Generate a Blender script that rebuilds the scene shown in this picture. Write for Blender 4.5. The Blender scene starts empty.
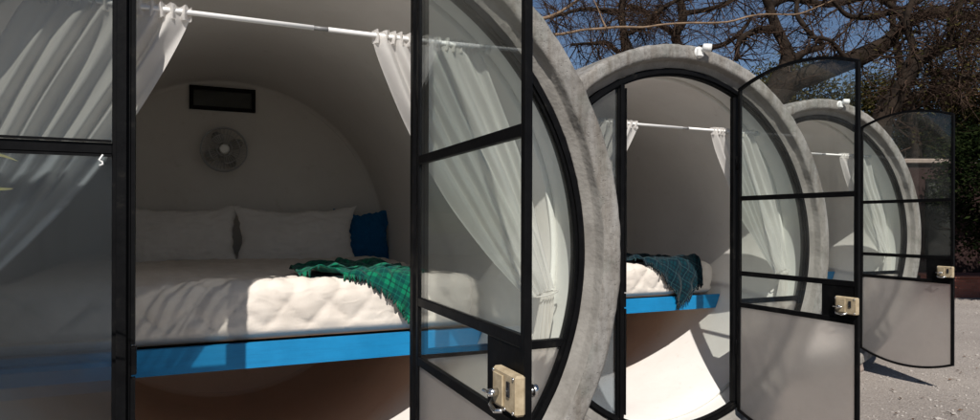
import bpy, math, random
import numpy as np
from mathutils import Vector, Matrix, noise
random.seed(7)
PI = math.pi
sc = bpy.context.scene
COL = sc.collection
R_ = math.radians

# ------------------------------------------------------------------ calibration
F, HZ, CAMZ = 668.8, 222.0, 1.55            # focal length in photo pixels, horizon row, eye height
def at(x, y, Y):                            # world point seen at a photo pixel, at depth Y
    return Vector(((x - 490) / F * Y, Y, CAMZ - (y - HZ) / F * Y))

# ------------------------------------------------------------------ mesh helpers
class MB:
    """collects vertices / faces (with a material slot per face) for one mesh object"""
    def __init__(self): self.v = []; self.f = []; self.m = []; self.smooth = []
    def add(self, vs, fs, mi=0, smooth=False):
        o = len(self.v); self.v += [tuple(p) for p in vs]
        for f in fs:
            self.f.append(tuple(i + o for i in f)); self.m.append(mi); self.smooth.append(smooth)
    def box(self, x0, x1, y0, y1, z0, z1, mi=0, M=None, bev=0.0):
        if bev > 0:
            b = min(bev, abs(x1-x0)/2.01, abs(y1-y0)/2.01, abs(z1-z0)/2.01)
            vs = []; idx = {}
            for sx in (0, 1):
                for sy in (0, 1):
                    for sz in (0, 1):
                        X = (x0, x1)[sx]; Y = (y0, y1)[sy]; Z = (z0, z1)[sz]
                        dx = b if sx == 0 else -b; dy = b if sy == 0 else -b; dz = b if sz == 0 else -b
                        for a, p in enumerate(((X, Y+dy, Z+dz), (X+dx, Y, Z+dz), (X+dx, Y+dy, Z))):
                            idx[sx, sy, sz, a] = len(vs); vs.append(p)
            fs = []
            q = lambda *k: fs.append(tuple(idx[i] for i in k))
            for s in (0, 1):
                q((s,0,0,0),(s,1,0,0),(s,1,1,0),(s,0,1,0)); q((0,s,0,1),(1,s,0,1),(1,s,1,1),(0,s,1,1)); q((0,0,s,2),(1,0,s,2),(1,1,s,2),(0,1,s,2))
            for s in (0, 1):
                for t in (0, 1):
                    q((s,t,0,0),(s,t,1,0),(s,t,1,1),(s,t,0,1)); q((s,0,t,0),(s,1,t,0),(s,1,t,2),(s,0,t,2)); q((0,s,t,1),(1,s,t,1),(1,s,t,2),(0,s,t,2))
            for sx in (0,1):
                for sy in (0,1):
                    for sz in (0,1): q((sx,sy,sz,0),(sx,sy,sz,1),(sx,sy,sz,2))
        else:
            vs = [(x0,y0,z0),(x1,y0,z0),(x1,y1,z0),(x0,y1,z0),(x0,y0,z1),(x1,y0,z1),(x1,y1,z1),(x0,y1,z1)]
            fs = [(0,3,2,1),(4,5,6,7),(0,1,5,4),(1,2,6,5),(2,3,7,6),(3,0,4,7)]
        if M is not None: vs = [M @ Vector(p) for p in vs]
        self.add(vs, fs, mi)
    def tube(self, pts, rad, n=8, mi=0, cap=True, smooth=True):
        pts = [Vector(p) for p in pts]; rad = rad if hasattr(rad, '__len__') else [rad]*len(pts)
        vs = []; prev = None
        for i, p in enumerate(pts):
            t = (pts[min(i+1, len(pts)-1)] - pts[max(i-1, 0)])
            if t.length < 1e-9: t = Vector((0,0,1))
            t.normalize()
            if prev is None:
                a = Vector((0,0,1)) if abs(t.z) < .9 else Vector((1,0,0)); u = t.cross(a).normalized()
            else:
                u = (prev - t * prev.dot(t)); u = u.normalized() if u.length > 1e-6 else t.orthogonal().normalized()
            prev = u; w = t.cross(u)
            for k in range(n):
                c = 2*PI*k/n; vs.append(p + (u*math.cos(c) + w*math.sin(c))*rad[i])
        fs = []
        for i in range(len(pts)-1):
            for k in range(n):
                fs.append((i*n+k, i*n+(k+1)%n, (i+1)*n+(k+1)%n, (i+1)*n+k))
        if cap:
            fs.append(tuple(range(n-1, -1, -1))); fs.append(tuple((len(pts)-1)*n+k for k in range(n)))
        self.add(vs, fs, mi, smooth)
    def arc_bar(self, r0, r1, y0, y1, a0, a1, n, cx=0, cz=0, mi=0, close=False):
        """a bar bent along a circle in the xz plane (angles from +x towards +z)"""
        vs = []; fs = []
        for i in range(n+1):
            a = a0 + (a1-a0)*i/n; c, s = math.cos(a), math.sin(a)
            vs += [(cx+r0*c, y0, cz+r0*s), (cx+r1*c, y0, cz+r1*s), (cx+r1*c, y1, cz+r1*s), (cx+r0*c, y1, cz+r0*s)]
        for i in range(n):
            for k in range(4):
                fs.append((i*4+k, i*4+(k+1)%4, (i+1)*4+(k+1)%4, (i+1)*4+k))
        if not close: fs += [(3,2,1,0), (n*4, n*4+1, n*4+2, n*4+3)]
        self.add(vs, fs, mi)
    def lathe(self, prof, n=128, mi=0, disp=None, smooth=True):
        """profile [(radius, y)] turned about the y axis"""
        vs = []; m = len(prof)
        for k in range(n):
            a = 2*PI*k/n
            for (r, y) in prof:
                p = Vector((r*math.cos(a), y, r*math.sin(a)))
                if disp: p = disp(p, r, y)
                vs.append(p)
        fs = []
        for k in range(n):
            for j in range(m-1):
                fs.append((k*m+j, k*m+j+1, ((k+1)%n)*m+j+1, ((k+1)%n)*m+j))
        self.add(vs, fs, mi, smooth)
    def prism(self, poly, y0, y1, mi=0):
        n = len(poly); vs = [(x, y0, z) for x, z in poly] + [(x, y1, z) for x, z in poly]
        fs = [tuple(range(n)), tuple(range(2*n-1, n-1, -1))] + [(i, i+n, (i+1)%n+n, (i+1)%n) for i in range(n)]
        self.add(vs, fs, mi)
    def grid(self, fn, nu, nv, mi=0, smooth=True, uv=False):
        vs = [fn(i/nu, j/nv) for i in range(nu+1) for j in range(nv+1)]
        fs = [(i*(nv+1)+j, (i+1)*(nv+1)+j, (i+1)*(nv+1)+j+1, i*(nv+1)+j+1) for i in range(nu) for j in range(nv)]
        self.add(vs, fs, mi, smooth)
    def build(self, name, mats, parent=None, fix=True):
        me = bpy.data.meshes.new(name)
        me.from_pydata(self.v, [], self.f)
        if not isinstance(mats, (list, tuple)): mats = [mats]
        for m in mats: me.materials.append(m)
        me.polygons.foreach_set('material_index', self.m)
        me.polygons.foreach_set('use_smooth', self.smooth)
        if fix:
            import bmesh
            bm = bmesh.new(); bm.from_mesh(me); bmesh.ops.recalc_face_normals(bm, faces=bm.faces); bm.to_mesh(me); bm.free()
        me.update()
        o = bpy.data.objects.new(name, me); COL.objects.link(o)
        if parent: o.parent = parent
        return o

def thing(name, label, cat, loc=(0,0,0), rz=0.0, group=None):
    o = bpy.data.objects.new(name, None); COL.objects.link(o)
    o.location = loc; o.rotation_euler = (0, 0, rz); o.empty_display_size = .1
    return tag(o, label, cat, group)
def tag(o, label, cat, group=None, kind=None):
    if label: o['label'] = label
    if cat: o['category'] = cat
    if group: o['group'] = group
    if kind: o['kind'] = kind
    return o
def kids(o): return [c for c in bpy.data.objects if c.parent == o]
def dup(o, parent=None):
    c = o.copy(); COL.objects.link(c)
    if parent: c.parent = parent
    for ch in kids(o): dup(ch, c)
    return c

# ------------------------------------------------------------------ materials
def mat(name):
    m = bpy.data.materials.new(name); m.use_nodes = True
    nt = m.node_tree; nt.nodes.clear()
    out = nt.nodes.new('ShaderNodeOutputMaterial')
    return m, nt, out
def nd(nt, t, **kw):
    n = nt.nodes.new(t)
    for k, v in kw.items():
        if k.startswith('i_'):
            n.inputs[k[2:].replace('_', ' ')].default_value = v
        else: setattr(n, k, v)
    return n
def lk(nt, a, ao, b, bi): nt.links.new(a.outputs[ao], b.inputs[bi])
def ramp(nt, stops):
    r = nt.nodes.new('ShaderNodeValToRGB'); e = r.color_ramp.elements
    while len(e) < len(stops): e.new(.5)
    for i, (p, c) in enumerate(stops): e[i].position = p; e[i].color = (*c, 1)
    return r
def basic(name, c0, c1, scale=3.0, rough=.7, bump=.1, bscale=40, bdist=.01, metallic=0, detail=8, spec=.4, coord='Object', stretch=None):
    m, nt, out = mat(name)
    tc = nd(nt, 'ShaderNodeTexCoord'); src, so = tc, coord
    if stretch:
        mp = nd(nt, 'ShaderNodeMapping'); mp.inputs['Scale'].default_value = stretch; lk(nt, tc, coord, mp, 'Vector'); src, so = mp, 'Vector'
    n = nd(nt, 'ShaderNodeTexNoise', i_Scale=scale, i_Detail=detail, i_Roughness=.65); lk(nt, src, so, n, 'Vector')
    r = ramp(nt, [(.3, c0), (.7, c1)]); lk(nt, n, 'Fac', r, 'Fac')
    b = nd(nt, 'ShaderNodeBsdfPrincipled', i_Roughness=rough, i_Metallic=metallic); b.inputs['Specular IOR Level'].default_value = spec
    lk(nt, r, 'Color', b, 'Base Color')
    if bump:
        n2 = nd(nt, 'ShaderNodeTexNoise', i_Scale=bscale, i_Detail=6); lk(nt, src, so, n2, 'Vector')
        bp = nd(nt, 'ShaderNodeBump', i_Strength=bump, i_Distance=bdist); lk(nt, n2, 'Fac', bp, 'Height'); lk(nt, bp, 'Normal', b, 'Normal')
    lk(nt, b, 'BSDF', out, 'Surface')
    return m

def concrete():
    m, nt, out = mat('rough_concrete')
    tc = nd(nt, 'ShaderNodeTexCoord')
    n1 = nd(nt, 'ShaderNodeTexNoise', i_Scale=2.2, i_Detail=10, i_Roughness=.7); lk(nt, tc, 'Object', n1, 'Vector')
    n2 = nd(nt, 'ShaderNodeTexNoise', i_Scale=38, i_Detail=8, i_Roughness=.75); lk(nt, tc, 'Object', n2, 'Vector')
    mp = nd(nt, 'ShaderNodeMapping'); mp.inputs['Scale'].default_value = (26, 26, 2.0); lk(nt, tc, 'Object', mp, 'Vector')
    n3 = nd(nt, 'ShaderNodeTexNoise', i_Scale=1.0, i_Detail=6, i_Roughness=.6); lk(nt, mp, 'Vector', n3, 'Vector')
    r1 = ramp(nt, [(.3, (.19,.182,.17)), (.5, (.29,.28,.265)), (.72, (.40,.39,.372))]); lk(nt, n1, 'Fac', r1, 'Fac')
    r2 = ramp(nt, [(.32, (.50,.48,.46)), (.5, (.94,.93,.92)), (.7, (1.12,1.12,1.1))]); lk(nt, n2, 'Fac', r2, 'Fac')
    r3 = ramp(nt, [(.36, (.68,.63,.58)), (.62, (1.06,1.06,1.06))]); lk(nt, n3, 'Fac', r3, 'Fac')
    a = nd(nt, 'ShaderNodeMix', data_type='RGBA', blend_type='MULTIPLY'); a.inputs[0].default_value = .75
    nt.links.new(r1.outputs[0], a.inputs[6]); nt.links.new(r2.outputs[0], a.inputs[7])
    b = nd(nt, 'ShaderNodeMix', data_type='RGBA', blend_type='MULTIPLY'); b.inputs[0].default_value = .8
    nt.links.new(a.outputs[2], b.inputs[6]); nt.links.new(r3.outputs[0], b.inputs[7])
    # green-grey weathering blotches
    n5 = nd(nt, 'ShaderNodeTexNoise', i_Scale=5.5, i_Detail=6, i_Roughness=.6); lk(nt, tc, 'Object', n5, 'Vector')
    r5 = ramp(nt, [(.52, (1,1,1)), (.66, (.74,.78,.76))]); lk(nt, n5, 'Fac', r5, 'Fac')
    c = nd(nt, 'ShaderNodeMix', data_type='RGBA', blend_type='MULTIPLY'); c.inputs[0].default_value = .8
    nt.links.new(b.outputs[2], c.inputs[6]); nt.links.new(r5.outputs[0], c.inputs[7])
    p = nd(nt, 'ShaderNodeBsdfPrincipled', i_Roughness=.92); p.inputs['Specular IOR Level'].default_value = .2
    nt.links.new(c.outputs[2], p.inputs['Base Color'])
    v = nd(nt, 'ShaderNodeTexVoronoi', i_Scale=55); lk(nt, tc, 'Object', v, 'Vector')
    rv = ramp(nt, [(0, (0,0,0)), (.22, (1,1,1))]); lk(nt, v, 'Distance', rv, 'Fac')
    ad = nd(nt, 'ShaderNodeMath', operation='MULTIPLY_ADD'); ad.inputs[1].default_value = 1.6
    lk(nt, n2, 'Fac', ad, 0); nt.links.new(rv.outputs[0], ad.inputs[2])
    bp = nd(nt, 'ShaderNodeBump', i_Strength=.6, i_Distance=.005); lk(nt, ad, 0, bp, 'Height'); lk(nt, bp, 'Normal', p, 'Normal')
    lk(nt, p, 'BSDF', out, 'Surface')
    return m

def schlick(nt, f0=.03):
    lw = nd(nt, 'ShaderNodeLayerWeight'); lw.inputs[0].default_value = .5
    pw = nd(nt, 'ShaderNodeMath', operation='POWER'); pw.inputs[1].default_value = 5.0; nt.links.new(lw.outputs['Facing'], pw.inputs[0])
    ma = nd(nt, 'ShaderNodeMath', operation='MULTIPLY_ADD'); ma.inputs[1].default_value = 1-f0; ma.inputs[2].default_value = f0; nt.links.new(pw.outputs[0], ma.inputs[0])
    return ma
def clear_glass(name='clear_pane_glass', tint=(.965,.98,.97), dirt=.022):
    m, nt, out = mat(name)
    tr = nd(nt, 'ShaderNodeBsdfTransparent'); tr.inputs[0].default_value = (*tint, 1)
    gl = nd(nt, 'ShaderNodeBsdfGlossy', i_Roughness=.015); gl.inputs[0].default_value = (.9,.95,.95,1)
    fr = schlick(nt)
    df = nd(nt, 'ShaderNodeBsdfDiffuse'); df.inputs[0].default_value = (.55,.55,.52,1)
    tc = nd(nt, 'ShaderNodeTexCoord'); n = nd(nt, 'ShaderNodeTexNoise', i_Scale=3.5, i_Detail=9, i_Roughness=.7); lk(nt, tc, 'Object', n, 'Vector')
    mr = nd(nt, 'ShaderNodeMapRange'); mr.inputs['From Min'].default_value = .35; mr.inputs['From Max'].default_value = .75
    mr.inputs['To Min'].default_value = dirt*.35; mr.inputs['To Max'].default_value = dirt*1.6; lk(nt, n, 'Fac', mr, 'Value')
    m1 = nd(nt, 'ShaderNodeMixShader'); lk(nt, mr, 'Result', m1, 0); lk(nt, tr, 0, m1, 1); lk(nt, df, 0, m1, 2)
    m2 = nd(nt, 'ShaderNodeMixShader'); lk(nt, fr, 0, m2, 0); lk(nt, m1, 0, m2, 1); lk(nt, gl, 0, m2, 2)
    lk(nt, m2, 0, out, 'Surface')
    return m
def frosted_glass(name, rough=.3, trans=.25, thru=.2, tint=(.86,.88,.85), gloss=.12):
    m, nt, out = mat(name)
    rf = nd(nt, 'ShaderNodeBsdfRefraction', i_Roughness=rough, i_IOR=1.35); rf.inputs[0].default_value = (*tint, 1)
    tl = nd(nt, 'ShaderNodeBsdfTranslucent'); tl.inputs[0].default_value = (.88,.84,.81,1)
    df = nd(nt, 'ShaderNodeBsdfDiffuse'); df.inputs[0].default_value = (.74,.70,.67,1)
    tr = nd(nt, 'ShaderNodeBsdfTransparent'); tr.inputs[0].default_value = (*tint, 1)
    gl = nd(nt, 'ShaderNodeBsdfGlossy', i_Roughness=.35); gl.inputs[0].default_value = (.9,.9,.9,1)
    fr = schlick(nt, .03)
    a = nd(nt, 'ShaderNodeMixShader'); a.inputs[0].default_value = .35; lk(nt, tl, 0, a, 1); lk(nt, df, 0, a, 2)
    b = nd(nt, 'ShaderNodeMixShader'); b.inputs[0].default_value = trans; lk(nt, rf, 0, b, 1); lk(nt, a, 0, b, 2)
    c = nd(nt, 'ShaderNodeMixShader'); c.inputs[0].default_value = thru; lk(nt, b, 0, c, 1); lk(nt, tr, 0, c, 2)
    tcf = nd(nt, 'ShaderNodeTexCoord'); nf = nd(nt, 'ShaderNodeTexNoise', i_Scale=2.6, i_Detail=9, i_Roughness=.65); lk(nt, tcf, 'Object', nf, 'Vector')
    mf = nd(nt, 'ShaderNodeMapRange'); mf.inputs['From Min'].default_value = .3; mf.inputs['From Max'].default_value = .7; mf.inputs['To Min'].default_value = trans*.88; mf.inputs['To Max'].default_value = trans*1.14; lk(nt, nf, 'Fac', mf, 'Value'); lk(nt, mf, 'Result', b, 0)
    d = nd(nt, 'ShaderNodeMixShader'); lk(nt, fr, 0, d, 0); lk(nt, c, 0, d, 1); lk(nt, gl, 0, d, 2)
    lk(nt, d, 0, out, 'Surface')
    return m

def sheer():
    m, nt, out = mat('sheer_curtain_cloth')
    tc = nd(nt, 'ShaderNodeTexCoord')
    n = nd(nt, 'ShaderNodeTexNoise', i_Scale=60, i_Detail=4); lk(nt, tc, 'Object', n, 'Vector')
    df = nd(nt, 'ShaderNodeBsdfDiffuse'); df.inputs[0].default_value = (.88,.85,.82,1)
    tl = nd(nt, 'ShaderNodeBsdfTranslucent'); tl.inputs[0].default_value = (.90,.88,.85,1)
    tr = nd(nt, 'ShaderNodeBsdfTransparent')
    bp = nd(nt, 'ShaderNodeBump', i_Strength=.25, i_Distance=.003); lk(nt, n, 'Fac', bp, 'Height'); lk(nt, bp, 'Normal', df, 'Normal')
    a = nd(nt, 'ShaderNodeMixShader'); a.inputs[0].default_value = .45; lk(nt, df, 0, a, 1); lk(nt, tl, 0, a, 2)
    b = nd(nt, 'ShaderNodeMixShader'); b.inputs[0].default_value = .12; lk(nt, a, 0, b, 1); lk(nt, tr, 0, b, 2)
    lk(nt, b, 0, out, 'Surface')
    return m

def tartan(name, base, dark, line, pale):
    m, nt, out = mat(name)
    uv = nd(nt, 'ShaderNodeUVMap'); sp = nd(nt, 'ShaderNodeSeparateXYZ')
    mp = nd(nt, 'ShaderNodeMapping'); mp.inputs['Rotation'].default_value = (0, 0, R_(33)); lk(nt, uv, 'UV', mp, 'Vector'); lk(nt, mp, 'Vector', sp, 0)
    def bands(axis, period, w, off=0.0):
        a = nd(nt, 'ShaderNodeMath', operation='ADD'); a.inputs[1].default_value = off; nt.links.new(sp.outputs[axis], a.inputs[0])
        b = nd(nt, 'ShaderNodeMath', operation='PINGPONG'); b.inputs[1].default_value = period/2; nt.links.new(a.outputs[0], b.inputs[0])
        c = nd(nt, 'ShaderNodeMath', operation='LESS_THAN'); c.inputs[1].default_value = w/2; nt.links.new(b.outputs[0], c.inputs[0])
        return c
    cur = None
    def mixc(prev, col, fac_node, amt):
        k = nd(nt, 'ShaderNodeMath', operation='MULTIPLY'); k.inputs[1].default_value = amt*.85; nt.links.new(fac_node.outputs[0], k.inputs[0])
        x = nd(nt, 'ShaderNodeMix', data_type='RGBA'); nt.links.new(k.outputs[0], x.inputs[0])
        if isinstance(prev, tuple): x.inputs[6].default_value = (*prev, 1)
        else: nt.links.new(prev.outputs[2], x.inputs[6])
        x.inputs[7].default_value = (*col, 1)
        return x
    cur = mixc(base, dark, bands(0, .095, .045), .62)
    cur = mixc(cur, dark, bands(1, .095, .045), .62)
    cur = mixc(cur, line, bands(0, .095, .008, .0475), .7)
    cur = mixc(cur, line, bands(1, .095, .008, .0475), .7)
    cur = mixc(cur, pale, bands(0, .095, .005), .6)
    cur = mixc(cur, pale, bands(1, .095, .005), .6)
    p = nd(nt, 'ShaderNodeBsdfPrincipled', i_Roughness=.95); p.inputs['Specular IOR Level'].default_value = .1
    p.inputs['Sheen Weight'].default_value = .1
    nt.links.new(cur.outputs[2], p.inputs['Base Color'])
    tc = nd(nt, 'ShaderNodeTexCoord'); n = nd(nt, 'ShaderNodeTexNoise', i_Scale=70, i_Detail=5); lk(nt, tc, 'Object', n, 'Vector')
    bp = nd(nt, 'ShaderNodeBump', i_Strength=.6, i_Distance=.006); lk(nt, n, 'Fac', bp, 'Height'); lk(nt, bp, 'Normal', p, 'Normal')
    lk(nt, p, 'BSDF', out, 'Surface')
    return m

def leafmat(name, c0, c1, c2):
    m, nt, out = mat(name)
    g = nd(nt, 'ShaderNodeNewGeometry'); r = ramp(nt, [(0, c0), (.55, c1), (1, c2)]); lk(nt, g, 'Random Per Island', r, 'Fac')
    df = nd(nt, 'ShaderNodeBsdfDiffuse'); tl = nd(nt, 'ShaderNodeBsdfTranslucent'); lk(nt, r, 'Color', df, 0); lk(nt, r, 'Color', tl, 0)
    a = nd(nt, 'ShaderNodeMixShader'); a.inputs[0].default_value = .3; lk(nt, df, 0, a, 1); lk(nt, tl, 0, a, 2); lk(nt, a, 0, out, 'Surface')
    return m

def gravelmat():
    m, nt, out = mat('gravel_ground')
    tc = nd(nt, 'ShaderNodeTexCoord')
    n1 = nd(nt, 'ShaderNodeTexNoise', i_Scale=.7, i_Detail=8, i_Roughness=.6); lk(nt, tc, 'Object', n1, 'Vector')
    v = nd(nt, 'ShaderNodeTexVoronoi', i_Scale=70); lk(nt, tc, 'Object', v, 'Vector')
    n2 = nd(nt, 'ShaderNodeTexNoise', i_Scale=90, i_Detail=6, i_Roughness=.8); lk(nt, tc, 'Object', n2, 'Vector')
    r1 = ramp(nt, [(.3, (.34,.305,.28)), (.7, (.45,.41,.375))]); lk(nt, n1, 'Fac', r1, 'Fac')
    hs = nd(nt, 'ShaderNodeSeparateColor'); lk(nt, v, 'Color', hs, 0)
    r2 = ramp(nt, [(0, (.72,.70,.68)), (.5, (1,1,1)), (1, (1.18,1.16,1.13))]); lk(nt, hs, 0, r2, 'Fac')
    r3 = ramp(nt, [(.3, (.55,.5,.48)), (.6, (1.05,1.05,1.05))]); lk(nt, n2, 'Fac', r3, 'Fac')
    a = nd(nt, 'ShaderNodeMix', data_type='RGBA', blend_type='MULTIPLY'); a.inputs[0].default_value = .8
    nt.links.new(r1.outputs[0], a.inputs[6]); nt.links.new(r2.outputs[0], a.inputs[7])
    b = nd(nt, 'ShaderNodeMix', data_type='RGBA', blend_type='MULTIPLY'); b.inputs[0].default_value = .8
    nt.links.new(a.outputs[2], b.inputs[6]); nt.links.new(r3.outputs[0], b.inputs[7])
    p = nd(nt, 'ShaderNodeBsdfPrincipled', i_Roughness=.95); p.inputs['Specular IOR Level'].default_value = .15
    nt.links.new(b.outputs[2], p.inputs['Base Color'])
    mx = nd(nt, 'ShaderNodeMath', operation='SUBTRACT'); lk(nt, n2, 'Fac', mx, 0); lk(nt, v, 'Distance', mx, 1)
    bp = nd(nt, 'ShaderNodeBump', i_Strength=.8, i_Distance=.012); lk(nt, mx, 0, bp, 'Height'); lk(nt, bp, 'Normal', p, 'Normal')
    lk(nt, p, 'BSDF', out, 'Surface')
    return m

M = {}
M['concrete'] = concrete()
def plaster():
    m, nt, out = mat('pale_interior_plaster')
    tc = nd(nt, 'ShaderNodeTexCoord'); sp = nd(nt, 'ShaderNodeSeparateXYZ'); lk(nt, tc, 'Object', sp, 0)
    n = nd(nt, 'ShaderNodeTexNoise', i_Scale=1.6, i_Detail=9, i_Roughness=.65); lk(nt, tc, 'Object', n, 'Vector')
    r = ramp(nt, [(.3, (.90,.89,.88)), (.7, (1,1,1))]); lk(nt, n, 'Fac', r, 'Fac')
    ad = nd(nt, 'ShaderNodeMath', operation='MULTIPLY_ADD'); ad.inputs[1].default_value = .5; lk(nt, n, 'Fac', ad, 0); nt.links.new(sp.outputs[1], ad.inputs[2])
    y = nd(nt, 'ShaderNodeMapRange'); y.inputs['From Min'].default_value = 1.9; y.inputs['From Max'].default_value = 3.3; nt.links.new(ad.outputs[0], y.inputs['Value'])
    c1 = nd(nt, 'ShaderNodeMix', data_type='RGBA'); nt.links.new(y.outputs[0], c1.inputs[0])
    c1.inputs[6].default_value = (.84,.81,.78,1); c1.inputs[7].default_value = (.62,.59,.55,1)  # plaster darker towards the back: the shade of the deep interior painted in
    # floor under the bed tinted brown: the bed's warm shade put into the colour
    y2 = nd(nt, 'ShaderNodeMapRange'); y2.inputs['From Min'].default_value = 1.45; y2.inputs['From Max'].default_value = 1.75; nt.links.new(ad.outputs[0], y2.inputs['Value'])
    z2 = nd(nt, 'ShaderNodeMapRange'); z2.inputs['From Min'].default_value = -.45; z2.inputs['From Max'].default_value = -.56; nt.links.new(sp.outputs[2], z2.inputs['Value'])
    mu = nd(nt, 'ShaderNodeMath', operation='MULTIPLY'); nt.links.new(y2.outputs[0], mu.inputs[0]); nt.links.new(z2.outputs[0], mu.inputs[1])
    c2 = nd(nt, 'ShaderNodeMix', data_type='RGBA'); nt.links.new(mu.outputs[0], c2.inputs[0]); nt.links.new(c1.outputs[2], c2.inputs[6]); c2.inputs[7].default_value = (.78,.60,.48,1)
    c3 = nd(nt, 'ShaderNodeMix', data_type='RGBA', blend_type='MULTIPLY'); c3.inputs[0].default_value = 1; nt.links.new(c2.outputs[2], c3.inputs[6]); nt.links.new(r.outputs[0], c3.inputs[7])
    # hairline stains and pores
    n3 = nd(nt, 'ShaderNodeTexNoise', i_Scale=9, i_Detail=10, i_Roughness=.75); lk(nt, tc, 'Object', n3, 'Vector')
    r3 = ramp(nt, [(.28, (.86,.84,.81)), (.42, (1,1,1))]); lk(nt, n3, 'Fac', r3, 'Fac')
    c4 = nd(nt, 'ShaderNodeMix', data_type='RGBA', blend_type='MULTIPLY'); c4.inputs[0].default_value = .8; nt.links.new(c3.outputs[2], c4.inputs[6]); nt.links.new(r3.outputs[0], c4.inputs[7])
    p = nd(nt, 'ShaderNodeBsdfPrincipled', i_Roughness=.75); p.inputs['Specular IOR Level'].default_value = .3; nt.links.new(c4.outputs[2], p.inputs['Base Color'])
    n2 = nd(nt, 'ShaderNodeTexNoise', i_Scale=14, i_Detail=8, i_Roughness=.6); lk(nt, tc, 'Object', n2, 'Vector')
    bp = nd(nt, 'ShaderNodeBump', i_Strength=.3, i_Distance=.006); lk(nt, n2, 'Fac', bp, 'Height'); lk(nt, bp, 'Normal', p, 'Normal')
    lk(nt, p, 'BSDF', out, 'Surface')
    return m
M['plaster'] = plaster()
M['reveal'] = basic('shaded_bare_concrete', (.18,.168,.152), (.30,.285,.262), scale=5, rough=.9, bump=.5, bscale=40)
M['whitepaint'] = basic('white_wall_paint', (.74,.73,.70), (.80,.79,.76), scale=3, rough=.6, bump=.1)
def framepaint():
    m, nt, out = mat('black_painted_steel')
    tc = nd(nt, 'ShaderNodeTexCoord')
    n = nd(nt, 'ShaderNodeTexNoise', i_Scale=11, i_Detail=10, i_Roughness=.75); lk(nt, tc, 'Object', n, 'Vector')
    r = ramp(nt, [(.3, (.002,.002,.0025)), (.58, (.005,.005,.0055)), (.74, (.022,.020,.017))]); lk(nt, n, 'Fac', r, 'Fac')
    p = nd(nt, 'ShaderNodeBsdfPrincipled'); p.inputs['Specular IOR Level'].default_value = .09; lk(nt, r, 'Color', p, 'Base Color')
    mr = nd(nt, 'ShaderNodeMapRange'); mr.inputs['To Min'].default_value = .3; mr.inputs['To Max'].default_value = .75; lk(nt, n, 'Fac', mr, 'Value'); lk(nt, mr, 'Result', p, 'Roughness')
    n2 = nd(nt, 'ShaderNodeTexNoise', i_Scale=70, i_Detail=6); lk(nt, tc, 'Object', n2, 'Vector')
    bp = nd(nt, 'ShaderNodeBump', i_Strength=.3, i_Distance=.0015); lk(nt, n2, 'Fac', bp, 'Height'); lk(nt, bp, 'Normal', p, 'Normal'); lk(nt, p, 'BSDF', out, 'Surface')
    return m
M['frame'] = framepaint()
M['clear'] = clear_glass()
M['frost'] = frosted_glass('frosted_door_glass', rough=.24, trans=.36, thru=.10, tint=(1,.98,.96))
M['dim'] = frosted_glass('hazy_panel_glass', rough=.09, trans=.012, thru=.45, tint=(.66,.71,.75))
M['haze'] = clear_glass('speckled_panel_glass', tint=(.77,.78,.77), dirt=.04)
def bluepaint():
    m, nt, out = mat('blue_painted_board')
    tc = nd(nt, 'ShaderNodeTexCoord'); mp = nd(nt, 'ShaderNodeMapping'); mp.inputs['Scale'].default_value = (2.5, 20, 34); lk(nt, tc, 'Object', mp, 'Vector')
    g = nd(nt, 'ShaderNodeTexNoise', i_Scale=1.6, i_Detail=9, i_Roughness=.7); lk(nt, mp, 'Vector', g, 'Vector')
    n = nd(nt, 'ShaderNodeTexNoise', i_Scale=2.3, i_Detail=8, i_Roughness=.7); lk(nt, tc, 'Object', n, 'Vector')
    r = ramp(nt, [(.3, (.002,.175,.40)), (.55, (.003,.22,.49)), (.75, (.008,.25,.53))]); lk(nt, n, 'Fac', r, 'Fac')
    r2 = ramp(nt, [(.30, (.70,.72,.74)), (.5, (1,1,1)), (.72, (1.1,1.08,1.05))]); lk(nt, g, 'Fac', r2, 'Fac')
    s2 = nd(nt, 'ShaderNodeTexNoise', i_Scale=30, i_Detail=8, i_Roughness=.8); lk(nt, tc, 'Object', s2, 'Vector')
    r3 = ramp(nt, [(.70, (0,0,0)), (.76, (1,1,1))]); lk(nt, s2, 'Fac', r3, 'Fac')
    a = nd(nt, 'ShaderNodeMix', data_type='RGBA', blend_type='MULTIPLY'); a.inputs[0].default_value = .7; nt.links.new(r.outputs[0], a.inputs[6]); nt.links.new(r2.outputs[0], a.inputs[7])
    b = nd(nt, 'ShaderNodeMix', data_type='RGBA'); nt.links.new(r3.outputs[0], b.inputs[0]); nt.links.new(a.outputs[2], b.inputs[6]); b.inputs[7].default_value = (.25,.33,.40,1)
    p = nd(nt, 'ShaderNodeBsdfPrincipled', i_Roughness=.5); nt.links.new(b.outputs[2], p.inputs['Base Color'])
    rr = nd(nt, 'ShaderNodeMapRange'); rr.inputs['To Min'].default_value = .35; rr.inputs['To Max'].default_value = .7; lk(nt, n, 'Fac', rr, 'Value'); lk(nt, rr, 'Result', p, 'Roughness')
    bp = nd(nt, 'ShaderNodeBump', i_Strength=.25, i_Distance=.003); lk(nt, g, 'Fac', bp, 'Height'); lk(nt, bp, 'Normal', p, 'Normal'); lk(nt, p, 'BSDF', out, 'Surface')
    return m
M['blue'] = bluepaint()
M['wood'] = basic('brown_bed_underside', (.30,.20,.13), (.42,.29,.19), scale=3, rough=.7, stretch=(1,12,12))
M['linen'] = basic('cream_quilted_cotton', (.64,.58,.52), (.74,.68,.62), scale=7, rough=.9, bump=.35, bscale=45, bdist=.004, spec=.15)
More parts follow.
